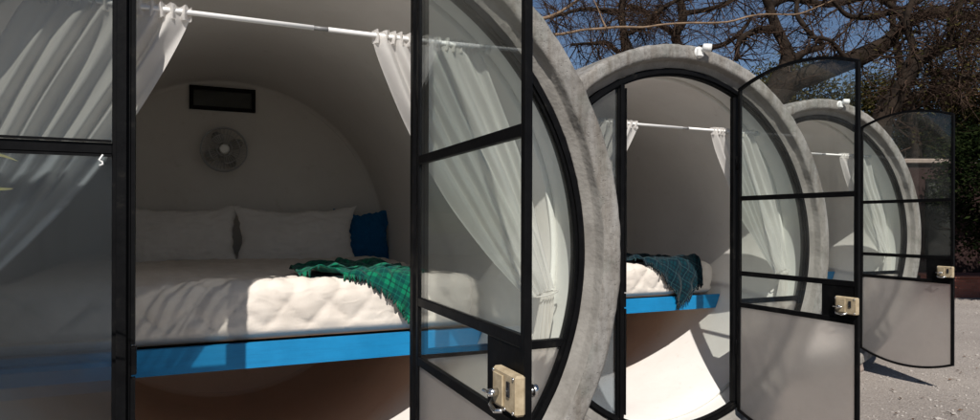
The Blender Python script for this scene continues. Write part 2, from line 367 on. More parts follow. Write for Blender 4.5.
def creased(name, c0, c1):
    m, nt, out = mat(name)
    tc = nd(nt, 'ShaderNodeTexCoord')
    n = nd(nt, 'ShaderNodeTexNoise', i_Scale=6, i_Detail=8, i_Roughness=.6); lk(nt, tc, 'Object', n, 'Vector')
    r = ramp(nt, [(.3, c0), (.7, c1)]); lk(nt, n, 'Fac', r, 'Fac')
    mp = nd(nt, 'ShaderNodeMapping'); mp.inputs['Scale'].default_value = (7, 4, 11); mp.inputs['Rotation'].default_value = (.3, .7, .5); lk(nt, tc, 'Object', mp, 'Vector')
    w = nd(nt, 'ShaderNodeTexNoise', i_Scale=1.4, i_Detail=5, i_Roughness=.55, i_Distortion=1.4); w.noise_type = 'RIDGED_MULTIFRACTAL'; lk(nt, mp, 'Vector', w, 'Vector')
    f = nd(nt, 'ShaderNodeTexNoise', i_Scale=260, i_Detail=2); lk(nt, tc, 'Object', f, 'Vector')
    b1 = nd(nt, 'ShaderNodeBump', i_Strength=.35, i_Distance=.010); lk(nt, w, 'Fac', b1, 'Height')
    b2 = nd(nt, 'ShaderNodeBump', i_Strength=.25, i_Distance=.002); lk(nt, f, 'Fac', b2, 'Height'); lk(nt, b1, 'Normal', b2, 'Normal')
    p = nd(nt, 'ShaderNodeBsdfPrincipled', i_Roughness=.92); p.inputs['Specular IOR Level'].default_value = .12; lk(nt, r, 'Color', p, 'Base Color'); lk(nt, b2, 'Normal', p, 'Normal'); lk(nt, p, 'BSDF', out, 'Surface')
    return m
M['linen'] = creased('cream_quilted_cotton', (.64,.58,.52), (.74,.68,.62))
M['pillow'] = basic('white_pillow_cotton', (.62,.59,.56), (.72,.69,.66), scale=5, rough=.9, bump=.3, bscale=18, bdist=.006, spec=.15)
M['navy'] = basic('deep_blue_cushion_cloth', (.008,.085,.20), (.012,.11,.26), scale=9, rough=.9, bump=.3, bscale=90, bdist=.003, spec=.1)
M['sheer'] = sheer()
M['rod'] = basic('white_curtain_rod', (.84,.83,.81), (.9,.89,.87), rough=.4, bump=0)
M['rodgrey'] = basic('grey_rod_joint', (.2,.2,.2), (.28,.28,.28), rough=.4, bump=0)
M['lock'] = basic('beige_lock_casing', (.30,.23,.14), (.56,.46,.31), scale=26, rough=.6, bump=.4, bscale=50, bdist=.002)
M['chrome'] = basic('worn_chrome', (.55,.55,.55), (.75,.75,.74), scale=20, rough=.25, metallic=1, bump=0)
M['white'] = basic('white_plastic', (.74,.74,.72), (.82,.82,.8), rough=.45, bump=0)
M['lens'] = basic('dark_lamp_lens', (.02,.02,.022), (.04,.04,.045), rough=.15, bump=0)
M['fanmetal'] = basic('dull_grey_fan_metal', (.26,.255,.25), (.38,.375,.365), rough=.3, metallic=.6, bump=0)
M['fanblade'] = basic('smoky_fan_blade', (.30,.295,.285), (.42,.41,.40), rough=.2, metallic=.7, bump=0)
M['ventglass'] = basic('dark_window_pane', (.035,.036,.032), (.05,.052,.046), rough=.12, bump=0, spec=.5)
M['gravel'] = gravelmat()
M['pebble'] = basic('loose_pebbles', (.26,.235,.215), (.50,.46,.42), scale=9, rough=.9, bump=.3)
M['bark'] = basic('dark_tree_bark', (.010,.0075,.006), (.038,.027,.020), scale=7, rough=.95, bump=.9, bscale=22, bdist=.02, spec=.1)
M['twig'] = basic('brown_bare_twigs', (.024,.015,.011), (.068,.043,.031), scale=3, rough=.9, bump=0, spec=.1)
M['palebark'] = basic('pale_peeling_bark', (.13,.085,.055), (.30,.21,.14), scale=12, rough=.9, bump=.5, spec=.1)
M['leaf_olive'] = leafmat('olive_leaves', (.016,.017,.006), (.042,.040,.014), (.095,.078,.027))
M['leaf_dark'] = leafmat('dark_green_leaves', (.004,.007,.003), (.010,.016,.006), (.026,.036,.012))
M['leaf_brown'] = leafmat('dry_brown_leaves', (.05,.028,.017), (.11,.062,.038), (.19,.115,.07))
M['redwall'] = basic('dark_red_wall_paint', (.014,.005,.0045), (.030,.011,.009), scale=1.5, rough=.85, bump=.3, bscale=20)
M['stonecap'] = basic('pale_stone_coping', (.24,.19,.16), (.36,.29,.25), scale=4, rough=.9, bump=.5)
def brickmat():
    m, nt, out = mat('terracotta_brick')
    tc = nd(nt, 'ShaderNodeTexCoord'); mp = nd(nt, 'ShaderNodeMapping'); mp.inputs['Rotation'].default_value = (R_(90), 0, 0); lk(nt, tc, 'Object', mp, 'Vector')
    b = nd(nt, 'ShaderNodeTexBrick', i_Scale=4.0); lk(nt, mp, 'Vector', b, 'Vector')
    b.inputs['Color1'].default_value = (.30,.10,.07,1); b.inputs['Color2'].default_value = (.22,.075,.05,1); b.inputs['Mortar'].default_value = (.2,.13,.1,1)
    b.inputs['Mortar Size'].default_value = .012
    p = nd(nt, 'ShaderNodeBsdfPrincipled', i_Roughness=.9); lk(nt, b, 'Color', p, 'Base Color')
    bp = nd(nt, 'ShaderNodeBump', i_Strength=.5, i_Distance=.01); lk(nt, b, 'Fac', bp, 'Height'); bp.invert = True; lk(nt, bp, 'Normal', p, 'Normal')
    lk(nt, p, 'BSDF', out, 'Surface'); return m
M['brick'] = brickmat()
M['tartan_green'] = tartan('green_tartan_wool', (.003,.155,.08), (.002,.016,.032), (.002,.008,.020), (.006,.13,.09))
M['tartan_teal'] = tartan('dark_teal_tartan_wool', (.003,.026,.036), (.003,.008,.016), (.002,.005,.010), (.03,.09,.10))

# ------------------------------------------------------------------ the pipe rooms
TH = .4323
RO, RL, RI, RB = 1.4085, 1.310, 1.25, 1.222
JA = .4845                     # half width of the doorway
EG = .042                      # depth of the glazing behind the rim
BACK = 3.15
pipes = [dict(x=-.7069, y=2.3342, z=-.1335, th=TH, phi=-.038),
         dict(x=1.3465, y=4.5794, z=-.1928, th=TH+.008, phi=-.026),
         dict(x=3.4285, y=6.7849, z=-.1501, th=TH-.0288, phi=-.013)]
RAIL = (.366, -.168, -.3925); FRAIL = -.3816

def rim_disp(p, r, y):
    if y > .3 and r > 1.3:
        return p
    n = noise.noise(p*9)*.006 + noise.noise(p*31)*.003
    e = noise.noise(p*14 + Vector((5, 2, 1)))
    out = p.normalized()
    q = Vector((p.x, 0, p.z)).normalized()
    if r > 1.38: n += min(0, e)*.012
    return p + q*n + Vector((0, n*.5, 0))

def circ_pts(r, a0, a1, n, cx=0, cz=0): return [(cx + r*math.cos(a0+(a1-a0)*i/n), cz + r*math.sin(a0+(a1-a0)*i/n)) for i in range(n+1)]

def make_pipe_room(label, x, y, z, th, phi, group, idx):
    zc = CAMZ + z
    t = thing('concrete_pipe_room', label, 'pipe room', (x, y, 0), th, group)
    def fin(o):  o.location = (0, 0, zc); return o
    # shell
    m = MB()
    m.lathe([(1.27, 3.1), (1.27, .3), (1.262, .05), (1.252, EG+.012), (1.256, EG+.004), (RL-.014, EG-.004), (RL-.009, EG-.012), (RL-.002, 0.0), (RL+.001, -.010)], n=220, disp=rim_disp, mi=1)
    m.lathe([(RL+.001, -.010), (RL+.003, -.013), (RL+.014, -.020), (1.34, -.021), (1.365, -.020), (1.385, -.021), (1.398, -.016), (1.405, -.004), (RO, .012), (RO, .06), (RO, .15), (RO, .3), (RO, 1.2), (RO, 2.3), (RO, 3.3), (1.40, 3.36), (.7, 3.36), (.02, 3.36)], n=220, disp=rim_disp)
    import bmesh
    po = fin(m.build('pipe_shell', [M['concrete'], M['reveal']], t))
    bm = bmesh.new(); bm.from_mesh(po.data); bmesh.ops.remove_doubles(bm, verts=bm.verts, dist=1e-5); bmesh.ops.recalc_face_normals(bm, faces=bm.faces); bm.to_mesh(po.data); bm.free()
    # plaster lining, with a shallow step where the joint is
    m = MB()
    m.lathe([(RB+.003, .285), (RB, .292), (RB, .6), (RB, 1.4), (RB, 2.3), (RB, BACK-.03), (RB-.008, BACK-.008), (RB-.03, BACK)], n=160,
            disp=lambda p, r, yy: p + Vector((p.x, 0, p.z)).normalized()*noise.noise(p*1.7)*.006)
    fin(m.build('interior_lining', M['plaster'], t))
    m = MB()
    m.lathe([(RI+.001, EG+.040), (RI, .10), (RI, .17), (RI, .278)], n=160, disp=lambda p, r, yy: p + Vector((p.x, 0, p.z)).normalized()*noise.noise(p*5)*.002)
    fin(m.build('mouth_reveal', M['whitepaint'], t))
    m = MB(); m.lathe([(RI+.002, .282), (RI, .277), (RB+.006, .276), (RB+.001, .279), (RB, .286), (RB+.001, .292)], n=160)
    fin(m.build('joint_ring', M['whitepaint'], t))
    m = MB(); ring = circ_pts(RB-.028, 0, 2*PI, 96)[:-1]
    m.add([(px, BACK+.001, pz) for px, pz in ring], [tuple(range(96))])
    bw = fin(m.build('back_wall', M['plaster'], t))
    # high window in the back wall
    w = MB(); x0, x1, z0, z1 = -.285, .19, .985, 1.165
    zo = -.0
    w.box(x0, x1, BACK-.03, BACK-.004, z1-.03, z1); w.box(x0, x1, BACK-.03, BACK-.004, z0, z0+.028)
    w.box(x0, x0+.03, BACK-.03, BACK-.004, z0+.028, z1-.03); w.box(x1-.03, x1, BACK-.03, BACK-.004, z0+.028, z1-.03)
    wo = fin(w.build('window', M['frame'], t))
    g = MB(); g.box(x0+.03, x1-.03, BACK-.012, BACK-.006, z0+.028, z1-.03); g.build('pane', M['ventglass'], wo)
    # fixed steel frame: ring, two jambs, side rails
    r0, r1 = 1.204, RI
    m = MB()
    m.arc_bar(r0, r1, EG, EG+.042, 0, 2*PI, 192, close=True)
    m.arc_bar(r0+.012, r1-.012, EG-.012, EG, 0, 2*PI, 192, close=True)
    zj = math.sqrt(r0*r0 - (JA+.03)**2) + .01
    m.box(JA-.012, JA+.052, EG+.002, EG+.040, -zj, zj, bev=.003)
    m.box(-JA-.055, -JA, EG+.002, EG+.040, -zj, zj, bev=.003)
    m.box(-JA-.042, -JA-.012, EG-.012, EG+.003, -zj, zj, bev=.002)
    xr = math.sqrt(r0*r0 - FRAIL**2) + .01
    m.box(JA+.038, xr, EG+.004, EG+.037, FRAIL-.018, FRAIL+.018, bev=.003)
    xr = math.sqrt(r0*r0 - RAIL[0]**2) + .01
    m.box(-xr, -JA-.053, EG+.004, EG+.037, RAIL[0]-.018, RAIL[0]+.018, bev=.003)
    # thin glazing beads beside the rail
    m.box(-xr+.02, -JA-.056, EG-.004, EG+.003, RAIL[0]+.019, RAIL[0]+.027); m.box(-xr+.02, -JA-.056, EG-.004, EG+.003, RAIL[0]-.027, RAIL[0]-.019)
    m.box(-JA, -JA+.012, EG-.002, EG+.030, -zj+.02, RAIL[1]-.21); m.box(-JA, -JA+.012, EG-.002, EG+.030, RAIL[1]-.10, zj-.02)
    fr = fin(m.build('window_frame', M['frame'], t))
    # panes of the fixed frame: segments of the circle
    def seg(xa, sgn, za, zb, name, mm):
        g = MB(); rr = r0+.006; pts = []
        a0 = math.asin(max(-1, min(1, za/rr))); a1 = math.asin(max(-1, min(1, zb/rr)))
        zmax = math.sqrt(rr*rr - xa*xa)
        a0 = max(a0, -math.asin(zmax/rr)); a1 = min(a1, math.asin(zmax/rr))
        arc = circ_pts(rr, a0, a1, 40)
        poly = arc + [(xa, arc[-1][1]), (xa, arc[0][1])]
        cl = []
        for q in poly:
            if not cl or (abs(q[0]-cl[-1][0]) + abs(q[1]-cl[-1][1])) > 1e-4: cl.append(q)
        poly = [(px*sgn, pz) for px, pz in cl]
        g.prism(poly, EG+.017, EG+.023)
        g.build(name, mm, fr)
    seg(JA+.050, 1, FRAIL+.016, 1.3, 'pane', M['clear'])
    seg(JA+.050, 1, -1.3, FRAIL-.016, 'frosted_pane', M['frost'])
    seg(JA+.052, -1, RAIL[0]+.016, 1.3, 'speckled_pane', M['haze'])
    seg(JA+.052, -1, -1.3, RAIL[0]-.016, 'hazy_pane', M['dim'])
    # strike plate and hook on the left jamb
    s = MB(); s.box(-JA+.0, -JA+.016, EG+.004, EG+.036, RAIL[1]-.20, RAIL[1]-.11, bev=.002)
    s.build('strike_plate', M['frame'], fr)
    hk = MB(); hz = RAIL[0]-.035; hx = -JA-.085
    hk.tube([(hx+.004, EG, hz+.012), (hx+.006, EG-.012, hz+.012), (hx-.004, EG-.014, hz-.004), (hx+.005, EG-.016, hz-.010), (hx+.007, EG-.016, hz-.018), (hx-.003, EG-.018, hz-.022)], .0032, 6)
    hk.build('hook', M['white'], fr)
    # door leaf: x runs from the hinge to the free edge, z from the pipe's centre
    L = 2*JA - .012; hx = JA; T = .022
    d = MB(); ra = 1.246; cxl = L/2 + .002
    zt = math.sqrt(ra*ra - (L/2)**2)
    aa = math.asin((L/2)/ra)
    d.arc_bar(ra-.020, ra, -T/2, T/2, PI/2-aa, PI/2+aa, 40, cx=L/2)
    d.arc_bar(ra-.020, ra, -T/2, T/2, -PI/2-aa, -PI/2+aa, 40, cx=L/2)
    zi = zt - .012
    d.box(0, .026, -T/2+.0006, T/2-.0006, -zi, zi, bev=.002); d.box(L-.026, L, -T/2+.0006, T/2-.0006, -zi, zi, bev=.002)
    for zr in RAIL: d.box(.026, L-.026, -T/2+.0012, T/2-.0012, zr-.0165, zr+.0165, bev=.002)
    dr = d.build('door', M['frame'], t)
    dr.location = (hx, EG-.032, zc); dr.rotation_euler = (0, 0, math.atan2(-math.cos(phi), math.sin(phi)))
    def arcz(xx, r=ra-.020): return math.sqrt(r*r - (xx-L/2)**2)
    xs = [.026 + (L-.054)*i/24 for i in range(25)]
    g = MB(); g.prism([(xx, arcz(xx)+.004) for xx in xs] + [(xs[-1], RAIL[0]+.014), (xs[0], RAIL[0]+.014)], -.003, .003); g.build('pane', M['clear'], dr)
    g = MB(); g.box(.026, L-.028, -.003, .003, RAIL[1]+.014, RAIL[0]-.014); g.build('pane', M['clear'], dr)
    px0 = .705
    g = MB(); g.box(.026, px0+.002, -.003, .003, RAIL[2]+.014, RAIL[1]-.014); g.build('pane', M['clear'], dr)
    g = MB(); g.prism([(xx, -arcz(xx)-.004) for xx in xs] + [(xs[-1], RAIL[2]-.014), (xs[0], RAIL[2]-.014)], -.003, .003); g.build('frosted_pane', M['frost'], dr)
    p = MB(); p.box(px0, L-.03, -.006, .006, RAIL[2]+.015, RAIL[1]-.015); p.build('lock_plate', M['frame'], dr)
    # rim lock on the inner face (leaf -y side faces the doorway after the turn is -x of the pipe)
    k = MB(); zk = -.297
    sgn = -1
    def yb(a, b): return (min(sgn*a, sgn*b), max(sgn*a, sgn*b))
    y0, y1 = yb(.0115, .040)
    k.box(.822, L+.012, y0, y1, zk-.050, zk+.052, bev=.006)
    y0, y1 = yb(.040, .0455); k.box(.836, .898, y0, y1, zk-.040, zk+.040, bev=.002)
    y0, y1 = yb(.0402, .044); k.box(.918, .934, y0, y1, zk-.008, zk+.030, mi=2)
    k.tube([(.868, sgn*.044, zk-.008), (.868, sgn*.070, zk-.008)], .010, 14, mi=1)
    k.tube([(.838, sgn*.072, zk-.008), (.898, sgn*.072, zk-.006)], .005, 10, mi=1)
    for (a, b) in ((.830, .042), (.830, -.042), (.955, .042), (.955, -.042), (.905, -.044)): k.tube([(a, sgn*.039, zk+b), (a, sgn*.043, zk+b)], .0045, 8, mi=1)
    k.tube([(.83, sgn*.04, zk-.034), (.845, sgn*.056, zk-.046), (.885, sgn*.060, zk-.052), (.91, sgn*.05, zk-.046)], .006, 8, mi=1)
    k.build('lock', [M['lock'], M['chrome'], M['lens']], dr)
    h2 = MB()
    h2.tube([(.885, .0155, zk-.01), (.885, .05, zk-.01)], .010, 12); h2.tube([(.885, .045, zk-.01), (.885, .058, zk-.01)], .017, 16)
    h2.build('door_knob', M['chrome'], dr)
    for zh in (.62, -.70):
        hg = MB(); hg.tube([(-.012, 0, zh-.05), (-.012, 0, zh+.05)], .009, 10); hg.build('hinge', M['frame'], dr)
    return t, zc

labels = ['nearest concrete pipe room, filling the left of the photo, glass door ajar',
          'middle concrete pipe room of the row, dark tartan throw on its bed',
          'farthest and smallest concrete pipe room, beside the dark shrubs']
rooms = []
for i, P in enumerate(pipes):
    rooms.append(make_pipe_room(labels[i], P['x'], P['y'], P['z'], P['th'], P['phi'], 'concrete pipe rooms in a row', i))

def frame_of(i):
    P = pipes[i]; return Matrix.Translation((P['x'], P['y'], rooms[i][1])) @ Matrix.Rotation(P['th'], 4, 'Z')
ordn = ['nearest', 'middle', 'farthest']

# ------------------------------------------------------------------ beds
def rounded_box(hx, hy, hz, r, n, disp=None, ztop=None):
    """box of half sizes, edges rounded by r, subdivided; disp(p, nrm) -> point"""
    m = MB(); nx, ny, nz = n
    def face(f, nu, nv):
        def fn(u, v):
            c = Vector(f(u*2-1, v*2-1)); q = Vector((c.x*hx, c.y*hy, c.z*hz))
            ins = Vector((max(-hx+r, min(hx-r, q.x)), max(-hy+r, min(hy-r, q.y)), max(-hz+r, min(hz-r, q.z))))
            dd = q - ins; nn = dd.normalized() if dd.length > 1e-9 else Vector((0,0,1))
            p = ins + nn*r
            return disp(p, nn) if disp else p
        m.grid(fn, nu, nv)
    face(lambda a, b: (a, b, 1), nx, ny); face(lambda a, b: (a, b, -1), nx, ny)
    face(lambda a, b: (a, -1, b), nx, nz); face(lambda a, b: (a, 1, b), nx, nz)
    face(lambda a, b: (-1, a, b), ny, nz); face(lambda a, b: (1, a, b), ny, nz)
    return m

BD = .815                                     # bed front behind the glazing plane
Y0B = EG + BD
ZB, ZL = -.431, -.5465
def quilt(s, t):
    a = (s + t)/.21; b = (s - t)/.21
    va = abs(math.sin(PI*a)); vb = abs(math.sin(PI*b))
    return min(va, vb)**.4
def matt_disp(seed):
    off = Vector((seed*3.1, seed*1.7, 0))
    def f(p, n):
        t = p.y if abs(n.z) > .5 else p.y - (p.z if n.y < 0 else -p.z)
        t = p.y*1.0 - p.z*1.0
        sx = p.x + .035*noise.noise(p*3+off); t += .035*noise.noise(p*3.3 - off)
        q = quilt(sx, t)
        d = (q-.8)*.019
        w = noise.noise(Vector((p.x*2.2, p.y*2.2 - p.z*2.0, .3))+off)*.022
        c = noise.noise(Vector((p.x*9 + p.z*6, p.y*5 - p.z*7, 2))+off)*.008
        c2 = abs(noise.noise(Vector((p.x*13 + p.z*9, p.y*7 - p.z*6, 5))+off)); d -= c2*.010; d -= abs(noise.noise(Vector((p.x*5 - p.y*7, p.y*3 + p.z*22, 8))+off))*.012
        if n.z < -.3: return p
        return p + n*(d + w*.7 + c)
    return f
MZ0, MZ1 = ZB+.002, -.142
def make_bed(idx, seed):
    fm = frame_of(idx)
    t = thing('bed', '', 'bed', fm @ Vector((0, Y0B, -rooms[idx][1])), pipes[idx]['th'])
    up = rooms[idx][1]
    x1 = math.sqrt(RB**2 - ZB**2) - .004; x0 = math.sqrt(RB**2 - ZL**2) - .004
    m = MB(); n = 10
    top = [(x0+(x1-x0)*k/n, ZL+(ZB-ZL)*k/n) for k in range(n+1)]
    top = [(math.sqrt((RB-.006)**2 - zz*zz), zz) for _, zz in top]
    m.prism(top + [(-a, b) for a, b in reversed(top)], 0, .032)
    o = m.build('front_board', M['blue'], t); o.location = (0, 0, up)
    m = MB(); xs = math.sqrt((RB-.012)**2 - (ZB-.06)**2)
    m.box(-xs, xs, .034, BACK-Y0B-.03, ZB-.06, ZB-.02)
    for yy in (.5, 1.1, 1.7): m.box(-xs+.05, xs-.05, yy, yy+.08, ZB-.10, ZB-.061)
    o = m.build('bed_base', M['wood'], t); o.location = (0, 0, up)
    tag(t, ['wide bed with blue front board and cream quilt in the nearest pipe, half in sunlight',
            'blue-fronted bed in the middle pipe, only its right end in view past the jamb',
            'tiny glimpse of blue-fronted bed in the farthest pipe, seen through the middle door'][idx], None, 'beds across the pipe rooms')
    hy = (BACK - Y0B - .05)/2; hz = (MZ1-MZ0)/2
    m = rounded_box(1.105, hy, hz, .085, (150, 130, 18), matt_disp(seed))
    q = m.build('mattress', M['linen'], None)
    q.location = fm @ Vector((0, Y0B + .012 + hy, (MZ0+MZ1)/2)); q.rotation_euler = (0, 0, pipes[idx]['th'])
    import bmesh
    bm = bmesh.new(); bm.from_mesh(q.data); bmesh.ops.remove_doubles(bm, verts=bm.verts, dist=1e-4); bmesh.ops.recalc_face_normals(bm, faces=bm.faces); bm.to_mesh(q.data); bm.free()
    tag(q, ['cream quilted mattress in the nearest pipe, its front right corner sunlit',
            'cream mattress in the middle pipe under the hanging teal throw',
            'mattress in the farthest pipe, barely seen above its blue board'][idx], 'mattress', 'quilted mattresses')
    return t, q

def pillow_mesh(w, h, d, seed):
    """w wide (x), h tall (z), d thick (y): a stuffed bag with pulled corners, creases and a slump"""
    off = Vector((seed*2.3, seed, seed*.7)); m = MB()
    def fn(sg):
        def f(u, v):
            a, b = u*2-1, v*2-1
            ex = max(0, 1-abs(a)**2.2); ez = max(0, 1-abs(b)**2.0)
            th = (ex**.5)*(ez**.5)
            sx = 1 - .085*(1-abs(b)**1.5)*abs(a)**3 + .05*(abs(a)*abs(b))**3
            sz = 1 - .11*(1-abs(a)**1.6)*abs(b)**3 + .06*(abs(a)*abs(b))**3
            x = a*w/2*sx; z = b*h/2*sz - .02*(1-abs(a))*max(0, b)
            edge = max(abs(a), abs(b))
            pk = noise.noise(Vector((a*9, b*9, 4))+off)*.020*max(0, edge-.45)
            x += pk*a; z += pk*b
            x += noise.noise(Vector((0, b*3.0, 1))+off)*.012; z += noise.noise(Vector((a*2.6, 0, 2))+off)*.016
            y = sg*th*d/2*(1 + .18*(-b)*.6)
            cr = abs(noise.noise(Vector((a*3.2 + b*2, b*5.5 - a*1.5, sg))+off))*.022 + abs(noise.noise(Vector((a*9, b*4 + a*3, sg+3))+off))*.009
            return Vector((x, y - sg*cr*th**.5, z))
        return f
    m.grid(fn(-1), 64, 48); m.grid(fn(1), 64, 48)
    return m
def place(o, i, s, z, d, tilt=0, rz=0):
    o.location = frame_of(i) @ Vector((s, EG + d, z)); o.rotation_euler = (R_(tilt), 0, pipes[i]['th'] + R_(rz))

for i in range(3):
    make_bed(i, i)
    a = pillow_mesh(.80, .47, .19, 1+i).build('pillow', M['pillow']); place(a, i, -.355, .015, 2.84, -14, 1)
    b = pillow_mesh(.88, .48, .19, 5+i).build('pillow', M['pillow']); place(b, i, .47, .012, 2.80, -14, -1)
    if i == 0:
        tag(a, 'white pillow at the left of the nearest pipe bed, under the fan', 'pillow', 'pillows against the back wall')
        tag(b, 'white pillow between the left pillow and the dark blue cushion', 'pillow', 'pillows against the back wall')
        c = pillow_mesh(.44, .44, .14, 3).build('cushion', M['navy']); place(c, i, 1.0, .012, 2.92, -8, -3)
        tag(c, 'dark blue square cushion standing behind the right pillow', 'cushion')
    else:
        tag(a, 'left white pillow inside the %s pipe room' % ordn[i], 'pillow', 'pillows against the back wall')
        tag(b, 'right white pillow inside the %s pipe room' % ordn[i], 'pillow', 'pillows against the back wall')

# throws: follow the mattress profile, hang over the front edge
def throw(i, sA, sB, tipS, matname, label, back=.75, drop=.36, seed=0):
    fm = frame_of(i); off = Vector((seed*5.1, 2, seed))
    me_v = []; uvs = []
    hr = .085; ytop0 = Y0B+.012; ztop = MZ1 + .016
    def prof(t):                                # t > 0: on the top, going back; t < 0: down the front
        if t >= hr: return ytop0 + t, ztop
        if t > -hr*.6:
            a = (hr - t)/(hr*1.6)*PI/2
            return ytop0 + hr - (hr+.012)*math.sin(a) , ztop - hr + hr*math.cos(a) - .0
        return ytop0 - .014, ztop - hr + (t + hr*.6)
    def front(s):                               # how far it hangs at s
        u = (s - sA)/(sB - sA)
        ut = (tipS - sA)/(sB - sA)
        if u < ut*.35: return .14 - .10*(u/(ut*.35))
        if u < ut: return .04 - (drop + .04)*((u - ut*.35)/(ut*.65))**2.0
        return -drop + (drop - .16)*((u-ut)/(1-ut))**.8
    NU, NV = 70, 60
    def P(u, v):
        s = sA + (sB-sA)*u
        b = back*(.55 + .45*min(1, u*1.6)) + .05*noise.noise(Vector((s*3, 1, 0))+off)
        f = front(s) + .02*noise.noise(Vector((s*14, 3, 0))+off)
        t = b + (f-b)*v
        y, z = prof(t)
        fold = noise.noise(Vector((s*11 + t*2, t*4, 1))+off)*.034 + noise.noise(Vector((s*5, t*8, 4))+off)*.03 + noise.noise(Vector((s*22, t*16, 9))+off)*.008
        hang = max(0, -t)
        y -= abs(fold)*(.7 if t < .05 else .2) + .03*abs(math.sin(s*22+hang*3))*min(1, hang*5)
        z += abs(fold)*(1.3 if t > 0 else 0)
        return Vector((s + .02*noise.noise(Vector((s*6, t*6, 7))+off) + (tipS+.02-s)*.25*min(1, hang*2.2), y, z)), (s, t)
    m = MB(); uv = []
    for a in range(NU+1):
        for b in range(NV+1):
            p, q = P(a/NU, b/NV); m.v.append(tuple(fm @ p)); uv.append(q)
    for a in range(NU):
        for b in range(NV):
            m.f.append((a*(NV+1)+b, (a+1)*(NV+1)+b, (a+1)*(NV+1)+b+1, a*(NV+1)+b+1)); m.m.append(0); m.smooth.append(True)
    rnd = random.Random(seed)
    for k in range(64):
        u = k/63; p, q = P(u, 1.0)
        if q[1] > .03 and rnd.random() < .6: continue
        d = Vector((rnd.uniform(-.3, .3), -.12, -1)).normalized()
        ln = rnd.uniform(.016, .040); c0 = len(m.v)
        m.tube([fm @ p, fm @ (p + d*ln*.5), fm @ (p + d*ln + Vector((rnd.uniform(-.008, .008), 0, 0)))], [.0035, .003, .0015], 4, cap=False)
        uv += [q]*(len(m.v)-c0)
    o = m.build('tartan_throw', M[matname], None, fix=True)
    ul = o.data.uv_layers.new(name='UVMap')
    for lp in o.data.loops: ul.data[lp.index].uv = uv[lp.vertex_index]
    md = o.modifiers.new('Solidify', 'SOLIDIFY'); md.thickness = .006; md.offset = 0
    tag(o, label, 'blanket', 'tartan throws over the bed fronts')
    return o
throw(0, .20, .80, .72, 'tartan_green', 'bright green tartan throw hanging over the front of the nearest bed', back=.85, drop=.22, seed=1)
throw(1, .10, .93, .66, 'tartan_teal', 'dark teal tartan throw with fringe on the middle pipe bed', back=.8, drop=.36, seed=2)
throw(2, .10, .88, .66, 'tartan_teal', 'dark throw on the bed of the farthest pipe, hardly visible', back=.8, drop=.33, seed=3)

# ------------------------------------------------------------------ curtain rods and curtains
ZR, DR = .872, .14
def make_rod(i):
    fm = frame_of(i); x1 = math.sqrt(RB**2 - ZR**2) - .003
    t = thing('curtain_rod', ['white curtain rod with grey joint across the nearest pipe mouth', 'white curtain rod across the middle pipe mouth', 'white curtain rod across the farthest pipe mouth'][i], 'curtain rod', fm @ Vector((0, EG+DR, ZR)), pipes[i]['th'], 'curtain rods')
    m = MB(); m.tube([(-x1, 0, 0), (.12, 0, 0)], .0095, 12); m.tube([(.175, 0, 0), (x1, 0, 0)], .0095, 12); m.build('pole', M['rod'], t)
    m = MB(); m.tube([(.118, 0, 0), (.177, 0, 0)], .0082, 12); m.build('joint', M['rodgrey'], t)
    for s in (-1, 1):
        m = MB(); m.tube([(s*(x1-.018), 0, 0), (s*(x1+.004), 0, -.003)], .02, 16); m.build('end_cap', M['white'], t)
